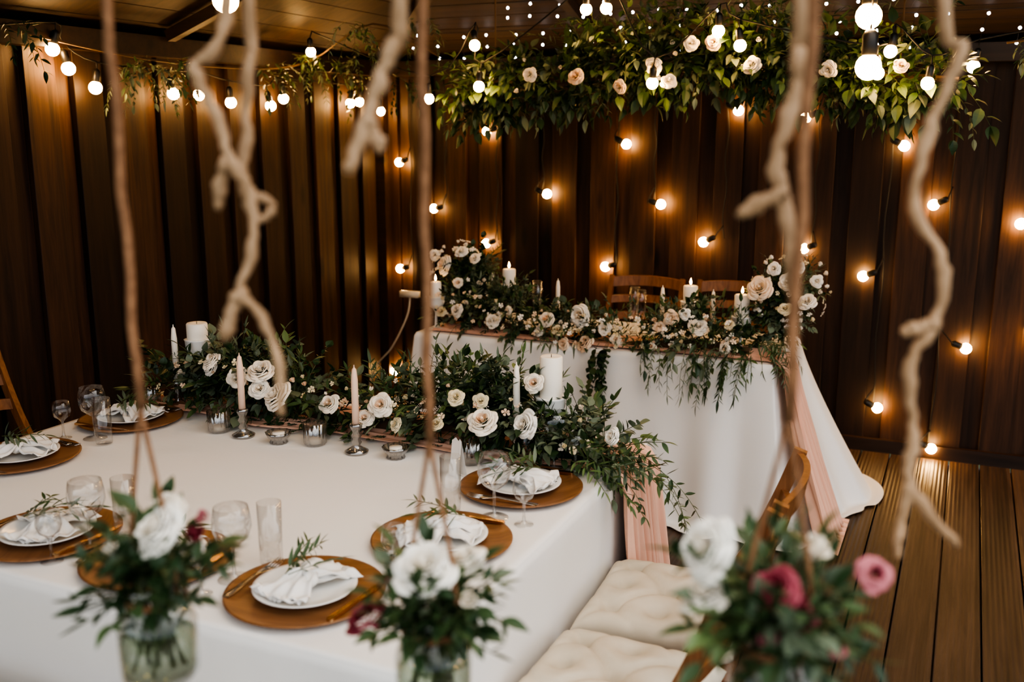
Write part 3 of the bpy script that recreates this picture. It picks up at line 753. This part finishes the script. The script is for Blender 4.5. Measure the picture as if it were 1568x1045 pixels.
CB=[(-3.14,2.09),(-2.32,1.84),(-2.08,2.07),(-2.06,1.89),(-1.55,2.20),(-1.46,2.20),(-1.25,1.89),(-.98,2.09),(-.89,2.03),(-.36,1.91),(-.32,1.99),(-.18,1.87),(-.03,1.94),(.35,1.98),(.8,1.93)]
pts=[]
for i,(p,z) in enumerate(CB):
    e=bulb(B,(p,4.16 if -2.4<p<-.1 else 4.4,z),(R(-.2,.2),R(-.2,.2),1),.92);q=e+Vector((0,.02,.035));pts.append(q);B.add(tube([e,q],.003,5),2)
B.add(tube(smoothpath(pts,4),.0035,5),2)
B.build('added_string_lights',SM,True)
B=MB()
NB=[(-1.81,2.17,2.03),(-.28,2.86,1.99),(-.27,2.84,1.86)]
for p,q,z in NB:
    e=bulb(B,(p,q,z),(0,0,1),1.25);B.add(tube([e,(p,q,2.32)],.003,5),2)
B.add(tube(smoothpath([(-2.4,1.9,2.3),(-1.81,2.17,2.32),(-1.0,2.55,2.30),(-.27,2.85,2.32),(1.5,3.7,2.5)],6),.0035,5),2)
B.build('added_string_lights',SM,True)
B=MB();pts=[]  # extra overhead strand, out of view, added for warm light on the table
for i in range(7):
    p=-1.9+i*.45;q=1.5+.18*i;z=2.42-.10*math.sin(pi*i/6)
    e=bulb(B,(p,q,z),(R(-.1,.1),R(-.1,.1),1),1.1);pts.append(e)
B.add(tube(smoothpath([(-2.1,1.4,2.50)]+pts+[(1.5,3.0,2.7)],3),.0035,5),2)
B.build('added_string_lights',SM,True)
B=MB();fs=sph(.007,6,4)
for i in range(26):
    p=-2.95+i*.155
    pts=[]
    for k in range(3):
        z=2.215-.065*k+R(-.012,.012);x=p+R(-.02,.02);pts.append((x,5.15,z))
        if R(0,1)<.9:B.add(fs,0,Matrix.Translation((x,5.143,z)))
    B.add(tube([(p,5.15,2.23)]+pts,.0012,3),1)
B.add(tube([(-3.0,5.15,2.23),(1.1,5.15,2.23)],.002,4),1)
for i in range(26):
    p=-2.2+i*.13
    for k in range(2):
        B.add(fs,0,Matrix.Translation((p+R(-.02,.02),4.8,2.31-.06*k+R(-.01,.01))))
B.add(tube([(-2.3,4.803,2.33),(1.2,4.803,2.33)],.002,4),1)
B.build('fairy_light_curtain',[M['fairy'],M['wire']],True)
b=MB();b.add(box(-2.99,-2.87,4.97,5.01,.74,.775));b.add(tube(smoothpath([(-2.93,4.99,.745),(-2.96,5.0,.62),(-3.08,5.02,.42),(-3.22,5.06,.28),(-3.3,5.1,.1),(-3.25,5.2,.008)],6),.006,6))
o=b.build('extension_lead',[M['whitecable']],True)

# ================================================================ FOREGROUND
def jar(p,q,z,flowers,seed,nl=34,spread=.02,LL=(.04,.085)):
    random.seed(seed)
    e=empty('hanging_jar_bouquet',(p,q,z))
    one('jar',lathe([(0,.002),(.040,0),(.046,.008),(.047,.07),(.042,.085),(.030,.098),(.028,.104),(.034,.108),(.035,.125),(.033,.125)],36),M['jarglass'],parent=e)
    one('water',lathe([(0,.007),(.043,.011),(.044,.055),(0,.055)],30),M['water'],parent=e)
    b=MB();b.add(tube([(.036*math.cos(a),.036*math.sin(a),.108) for a in np.linspace(0,2*pi,25)],.0025,6,False))
    b.add(tube([(.036*math.cos(a),.036*math.sin(a),.104) for a in np.linspace(0,2*pi,25)],.0025,6,False))
    for s in(-1,1): b.add(tube(smoothpath([(s*.036,0,.106),(s*.030,0,.18),(s*.008,0,.30),(0,0,.34)],4),.0028,6))
    b.add(tube([(.002*math.sin(i*2),.002*math.cos(i*2),.34+i*.05) for i in range(int((2.55-z-.34)/.05))],.0055,8))
    b.build('twine',[M['twine']],True,e)
    B=MB()
    for i in range(14): stick(B,Vector((R(-.025,.025),R(-.025,.025),.012)),Vector((R(-.02,.02),R(-.02,.02),.13)),.0024,4)
    for i in range(16): sprig(B,(R(-.02,.02),R(-.02,.02),R(.02,.06)),(R(-.5,.5),R(-.5,.5),1),.05,'rus',.026,pick((6,4,1,0)),.1)
    for i in range(nl):
        d=Vector((R(-1,1),R(-1,1),R(-.1,1.1)));sprig(B,(R(-spread,spread),R(-.02,.02),R(.105,.14)),d,R(*LL),random.choice(['rus','broad','rus2']),R(.028,.04),pick((5,4,1,1)),.6)
    for (x,y,zz,r,m,k) in flowers: rose(B,(x,y,zz),r,m,(x*4,y*4-.5,.7),k); stick(B,Vector((0,0,.1)),Vector((x,y,zz-.01)),.0018,4)
    B.build('bouquet',FMATS,False,e)
jar(-.85,.83,1.045,[(.02,-.01,.20,.036,'ivory',None),(-.005,.03,.205,.024,'cream',None),(.05,.02,.185,.016,'burg','bud'),(.055,.03,.205,.012,'pink','bud'),(-.045,-.02,.165,.014,'cream','bud')],1,60,.025,(.045,.09))
jar(-.545,.965,1.005,[(.0,-.02,.195,.038,'ivory',None),(.03,.03,.19,.026,'cream',None),(-.075,-.03,.12,.028,'burg',None),(-.05,.0,.15,.018,'burg','bud'),(.06,-.02,.165,.014,'cream','bud')],2,56,.025,(.045,.09))
jar(-.14,.95,1.085,[(-.075,-.01,.20,.034,'ivory',None),(-.070,-.02,.155,.026,'cream',None),(.0,-.03,.18,.026,'burg',None),(.02,-.02,.15,.022,'burg',None),(.088,.02,.19,.018,'pink',None),(.03,.02,.205,.02,'cream','bud'),(.06,-.02,.12,.014,'pink','bud'),(.0,-.04,.13,.016,'pink','bud')],4,90,.03,(.05,.10))
random.seed(21)
def branch(paths,r=.009):
    b=MB()
    for P,ra,rb in paths:
        sp=smoothpath(P,7);n=len(sp)
        sp=[v+rv()*.0018 for v in sp]
        rad=[(ra+(rb-ra)*i/n)*(1+.18*math.sin(i*.9)+R(-.08,.08)) for i in range(n)];rad[-1]*=.6
        b.add(tube(sp,rad,10))
    b.build('driftwood_branch',[M['drift']],True)
c=lambda L:[tuple(x/100 for x in t) for t in L]
branch([(c([(-70,84,215),(-71,84,195),(-70,84,183),(-70,82,178),(-72,81,176),(-70,81,172),(-68,81,167),(-66,81,164),(-65,80,159),(-66,79,154),(-64,79,152),(-62,79,148),(-61,78,142)]),.007,.0045),(c([(-68,81,167),(-69.5,81,165),(-70,81,162)]),.008,.006),(c([(-66,79,154),(-67,78,151),(-67.5,78,149)]),.008,.006)])
branch([(c([(-71,89,225),(-71,89,183),(-70,87,177),(-70,86,170),(-70,85,164),(-68,85,163),(-67,86,162),(-68,85,160.5),(-70,85,162.5)]),.0065,.0045)])
branch([(c([(-51,86,215),(-51,86,182),(-51,85,178),(-52,84,175),(-53,83,171),(-54,81,166)]),.007,.0075),(c([(-53,83,171),(-52,83,169),(-51.5,83,168)]),.008,.006)])
branch([(c([(-16,102,225),(-16,102,182),(-16,101,177),(-16,100,173),(-17,98,167),(-16,98,163),(-15,97,158),(-14,96,152)]),.009,.006),(c([(-16,98,164),(-18,97,163.2),(-20,96,162)]),.009,.007)])
branch([(c([(-4,113,225),(-4,113,183),(-2,113,178),(-4,111,171),(-5,109,163),(-2,108,157),(-2,107,151),(-4,105,147),(-3,104,140),(-3,103,135),(2,104,129)]),.0065,.006),(c([(-2,107,151),(-3.5,106,150.5),(-5,105,150)]),.007,.006),(c([(-3,103,135),(-3.5,102,131),(-3.5,101,128)]),.006,.004)])
one('trim_5',box(-2.4,1.0,.78,.88,2.5,2.6),M['beam'],False)
one('trim_6',box(-1.4,1.0,.98,1.06,2.5,2.6),M['beam'],False)

# ================================================================ LIGHT
w=D.worlds.new('world');C.scene.world=w;w.use_nodes=True
nt=w.node_tree;bg=nt.nodes['Background'];tc=nt.nodes.new('ShaderNodeTexCoord');sp=nt.nodes.new('ShaderNodeSeparateXYZ')
mr=nt.nodes.new('ShaderNodeMapRange');cr=nt.nodes.new('ShaderNodeValToRGB')
nt.links.new(tc.outputs['Generated'],sp.inputs[0]);nt.links.new(sp.outputs['Z'],mr.inputs[0])
mr.inputs[1].default_value=-.05;mr.inputs[2].default_value=.55
cr.color_ramp.elements[0].color=(.20,.26,.35,1);cr.color_ramp.elements[1].color=(1,.99,.97,1)
nt.links.new(mr.outputs[0],cr.inputs[0]);nt.links.new(cr.outputs[0],bg.inputs[0]);bg.inputs[1].default_value=2.5
# camera
cd=D.cameras.new('camera');cam=D.objects.new('camera',cd);C.collection.objects.link(cam)
cam.location=(0,0,1.7);cam.rotation_euler=(math.radians(78),0,math.radians(24.5))
cd.lens=35;cd.sensor_width=36;cd.clip_start=.05
cd.dof.use_dof=True;cd.dof.focus_distance=3.2;cd.dof.aperture_fstop=2.6
C.scene.camera=cam
C.scene.view_settings.view_transform='AgX'
C.scene.view_settings.look='AgX - High Contrast'
